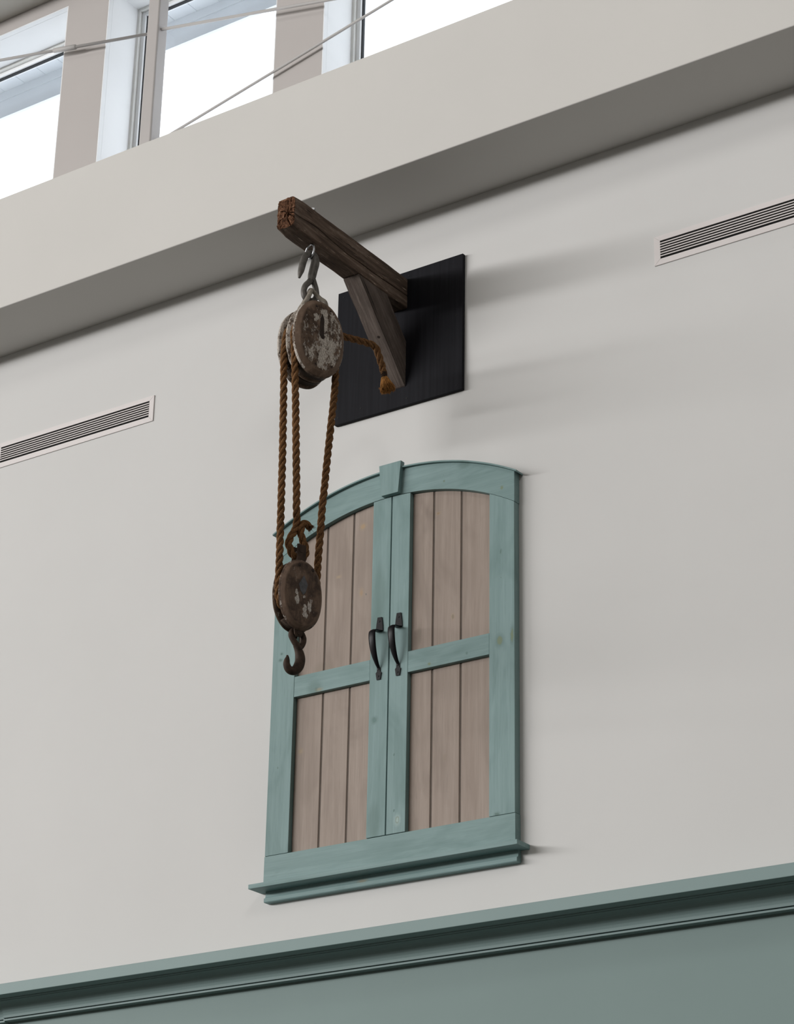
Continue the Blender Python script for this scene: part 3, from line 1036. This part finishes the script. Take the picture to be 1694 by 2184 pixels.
# lower, single block
L = empty('pulley_block', LC, -PHI, label='smaller dark lower pulley block hanging in front of the teal door', cat='pulley')
B2, A2 = 0.0915, 0.1345
cheek(m_cheek2, L, 0.0267, 0.024, B2, A2, 1)
cheek(m_cheek2, L, -0.0267, 0.024, B2, A2, -1)
sheave(L, 0.0, 0.0645, 0.028)
spacer(L, -0.0155, 0.0155, B2, A2, 0.098, False, 0.058, m_spacer)
spacer(L, -0.0155, 0.0155, B2, A2, 0.104, True, 0.030, m_spacer)
mb = MB().prism([(0.001, 0.070), (0.0185, 0.036), (0.010, 0.004), (-0.0005, -0.006), (-0.012, 0.010), (-0.019, 0.032)], 'X', 0.0380, 0.0405)
mb.build('axle_plate', m_plate, L, bevel=0.0008, label='dull diamond shaped metal plate')
for (uu, zz) in ((-0.0185, 0.106), (0.038, 0.098)):
    MB().disc((0.0378, uu, zz), (1, 0, 0), 0.0068, 0.006, 12, dome=0.002).build('rivet', m_rivet, L)
for xn in (-0.0185, 0.0165):
    MB().box(xn - 0.0022, xn + 0.0022, -0.0175, 0.0195, 0.100, 0.196).build('becket_strap', m_rust, L, bevel=0.001)
    MB().prism([(-0.0185, -0.100), (-0.0185, -0.135), (-0.0165, -0.150), (-0.009, -0.1575), (0.009, -0.1575), (0.0165, -0.150), (0.0195, -0.135), (0.0195, -0.100)], 'X', xn - 0.0022, xn + 0.0022).build('hook_strap', m_rust, L, bevel=0.001)
MB().disc((-0.001, 0.0, 0.172), (1, 0, 0), 0.0080, 0.044, 12).build('becket_pin', m_rust, L)
MB().disc((-0.001, 0.001, -0.1425), (1, 0, 0), 0.0085, 0.044, 12).build('hook_pin', m_rust, L)
mb = MB()
zo = LC.z
hook_tube(mb, [(0.0150, 0.5330 - zo, 0.0125, 0.004), (0.0040, 0.5470 - zo, 0.0120, 0.004), (-0.0110, 0.5640 - zo, 0.0105, 0.003), (-0.0196, 0.5830 - zo, 0.0100, 0), (-0.0120, 0.6010 - zo, 0.0098, -0.002), (0.0050, 0.6075 - zo, 0.0098, -0.003),
               (0.0240, 0.6010 - zo, 0.0098, -0.003), (0.0355, 0.5830 - zo, 0.0100, -0.003), (0.0330, 0.5620 - zo, 0.0105, -0.004), (0.0200, 0.5440 - zo, 0.0110, -0.004), (0.0080, 0.5330 - zo, 0.0085, -0.004)])
hook_tube(mb, [(0.0020, 0.5500 - zo, 0.0110), (0.0100, 0.5380 - zo, 0.0130), (0.0180, 0.5220 - zo, 0.0160), (0.0225, 0.5010 - zo, 0.0180), (0.0180, 0.4770 - zo, 0.0190), (0.0060, 0.4580 - zo, 0.0175),
               (-0.0100, 0.4500 - zo, 0.0155), (-0.0250, 0.4545 - zo, 0.0140), (-0.0330, 0.4700 - zo, 0.0125), (-0.0322, 0.4860 - zo, 0.0100), (-0.0310, 0.4955 - zo, 0.0065), (-0.0320, 0.5040 - zo, 0.0030)])
mb.build('hook', m_rust, L, label='rusty iron hook')

# ------------------------------------------------------------------ rope
R0 = Vector((0.0, -0.613, 0.64))


def PU(u_, k_, z_):
    return UC + Uu * u_ + Nn * k_ + Vector((0, 0, z_ - UC.z))


def PL(u_, k_, z_):
    return LC + Uu * u_ + Nn * k_ + Vector((0, 0, z_ - LC.z))


path = [PL(0.0370, 0.006, 1.0120), PL(0.0230, 0.007, 1.0185), PL(0.0100, 0.007, 1.0160), PL(0.0030, 0.006, 1.0000), PL(0.0040, 0.004, 0.9740), PL(0.0175, 0.001, 0.9480), PL(0.0300, -0.001, 0.9220)]
for k in range(1, 6):
    a = -pi * k / 6
    path.append(PL(-0.0020 + 0.0315 * cos(a), -0.001, 0.908 + 0.0275 * sin(a)))
path += [PL(-0.0345, -0.001, 0.905), PL(-0.0437, -0.001, 0.930), PL(-0.0345, -0.001, 0.958), PL(-0.0170, -0.002, 0.992), PL(-0.0120, -0.003, 1.025)]
path += [Vector(v) for v in [(0.0025, -0.6425, 1.068), (0.0033, -0.6449, 1.1121), (0.0061, -0.6606, 1.2711), (0.0096, -0.6804, 1.4714), (0.0106, -0.6882, 1.5429), (0.0123, -0.701, 1.6631)]]
for k in range(0, 10):
    a = pi - pi * k / 9
    path.append(PU(0.0925 * cos(a), 0.029, 1.7417 + 0.0925 * sin(a)))
path += [Vector(v) for v in [(0.0759, -0.5307, 1.644), (0.0734, -0.5285, 1.583), (0.0695, -0.5295, 1.5193), (0.0557, -0.5354, 1.3088), (0.0474, -0.538, 1.1754), (0.0427, -0.5399, 1.1097),
                             (0.0388, -0.5398, 1.0292), (0.0362, -0.5396, 0.9799), (0.0315, -0.54, 0.8996), (0.0285, -0.5395, 0.82)]]
for k in range(0, 10):
    a = 0 - pi * k / 9
    path.append(PL(0.0795 * cos(a), 0.0, 0.733 + 0.0795 * sin(a)))
path += [Vector(v) for v in [(-0.0300, -0.6875, 0.7954), (-0.0305, -0.6870, 0.861), (-0.0331, -0.6869, 1.039), (-0.0364, -0.6869, 1.2713), (-0.0401, -0.6891, 1.4811), (-0.0420, -0.6905, 1.5824), (-0.0440, -0.6930, 1.67)]]
for k in range(0, 6):
    a = pi - (pi / 2) * k / 5
    path.append(PU(0.0925 * cos(a), -0.029, 1.7417 + 0.0925 * sin(a)))
path += [PU(u_, -0.029, z_) for (u_, z_) in ((0.06, 1.8365), (0.12, 1.8400), (0.175, 1.8425), (0.243, 1.8475), (0.290, 1.8485), (0.3100, 1.8430), (0.3210, 1.8260), (0.3310, 1.8020), (0.3420, 1.7750), (0.3485, 1.7550), (0.3520, 1.7380))]
raw = spline([tuple(p_ - R0) for p_ in path], 24)
# resample evenly
pts = [Vector(raw[0])]
STEP = 0.0035
acc = 0.0
for a, b in zip(raw[:-1], raw[1:]):
    a, b = Vector(a), Vector(b)
    l_ = (b - a).length
    while l_ > 0 and acc + l_ >= STEP:
        q = (STEP - acc) / l_
        a = a + (b - a) * q
        pts.append(a.copy())
        l_ = (b - a).length
        acc = 0.0
    acc += l_
fr = frames(pts)
ROPE = empty('rope', R0, label='thick brown three-strand hemp rope reeved through both pulley blocks', cat='rope')
PITCHR, RS, RO = 0.096, 0.0070, 0.0073
strand_pts = []
for s_ in range(3):
    sp, rr = [], []
    for i, (p_, (T, N_, B_)) in enumerate(zip(pts, fr)):
        th = 2 * pi * (i * STEP / PITCHR + s_ / 3)
        w_ = 1 + 0.05 * noise.noise(Vector((i * 0.05, s_ * 7, 0)))
        sp.append(p_ + N_ * (RO * cos(th)) + B_ * (RO * sin(th)))
        rr.append(RS * w_)
    strand_pts.append(sp)
    MB().tube(sp, rr, 10).build('strand', m_rope, ROPE)
# stray fibres standing off the strands
mb = MB()
rf = random.Random(3)
for _ in range(1500):
    sp = strand_pts[rf.randrange(3)]
    i = rf.randrange(4, len(sp) - 4)
    c_ = sp[i]
    T = fr[i][0]
    d = Vector((rf.gauss(0, 1), rf.gauss(0, 1), rf.gauss(0, 1)))
    d -= T * d.dot(T)
    d.normalize()
    a = c_ + d * RS * 0.95
    ln = rf.uniform(0.004, 0.010)
    e_ = a + (d * rf.uniform(0.2, 0.8) + T * rf.choice((-1, 1)) * rf.uniform(0.3, 1.0)).normalized() * ln
    sd = d.cross(T) * 0.00045
    mb.add([a - sd, a + sd, e_, a + d * 0.0006], [(0, 1, 2), (1, 3, 2), (3, 0, 2)], 0, False)
mb.build('stray_fibres', m_rope, ROPE, kind='stuff')
# whipping and frayed tail end
eT = fr[-1][0]
e0 = pts[-1]
mb = MB()
for k in range(6):
    c_ = e0 + eT * (-0.006 + 0.0036 * k)
    lp = []
    N_, B_ = fr[-1][1], fr[-1][2]
    for q in range(17):
        a = 2 * pi * q / 16
        lp.append(c_ + (N_ * cos(a) + B_ * sin(a)) * (0.0122 - 0.0004 * k))
    mb.tube(lp, 0.0021, 6, cap=False)
mb.build('whipping', m_whip, ROPE, label='dark twine binding near the tail end')


def tuft(base, T, N_, B_, r0_, r1_, ln, count, seed, wmin=0.0010, wmax=0.0018):
    mb = MB()
    rf = random.Random(seed)
    for _ in range(count):
        a = rf.uniform(0, 2 * pi)
        q = sqrt(rf.random())
        d = N_ * cos(a) + B_ * sin(a)
        l_ = ln * rf.uniform(0.80, 1.05)
        p0 = base + d * (r0_ * q)
        p1 = base + d * (r0_ + (r1_ - r0_) * 0.45) * q + T * l_ * 0.45
        p2 = base + d * (r1_ * q * rf.uniform(0.85, 1.12)) + T * l_ + Vector((rf.gauss(0, 1), rf.gauss(0, 1), rf.gauss(0, 1))) * 0.0016
        w_ = rf.uniform(wmin, wmax)
        mb.tube([p0, p1, p2], [w_ * 0.8, w_, w_ * 0.55], 4, cap=True)
    for _ in range(count // 18):
        a = rf.uniform(0, 2 * pi)
        d = N_ * cos(a) + B_ * sin(a)
        p0 = base + d * r1_ * 0.7 + T * ln * 0.6
        p1 = p0 + d * rf.uniform(0.006, 0.016) + T * rf.uniform(0.0, 0.02)
        mb.tube([p0, (p0 + p1) / 2 + T * 0.003, p1], [0.0006, 0.0005, 0.0003], 3)
    return mb


dirT = (eT + Uu * 0.10 + Nn * 0.10).normalized()
N_ = dirT.orthogonal().normalized()
tuft(e0 + eT * 0.012, dirT, N_, dirT.cross(N_), 0.0110, 0.0290, 0.058, 620, 5, 0.0012, 0.0022).build('frayed_end', m_fray, ROPE, label='bright orange frayed tail end')
sT = -fr[0][0]
tuft(pts[0], sT, fr[0][1], fr[0][2], 0.011, 0.0135, 0.010, 160, 8, 0.0009, 0.0014).build('cut_end', m_rope, ROPE)
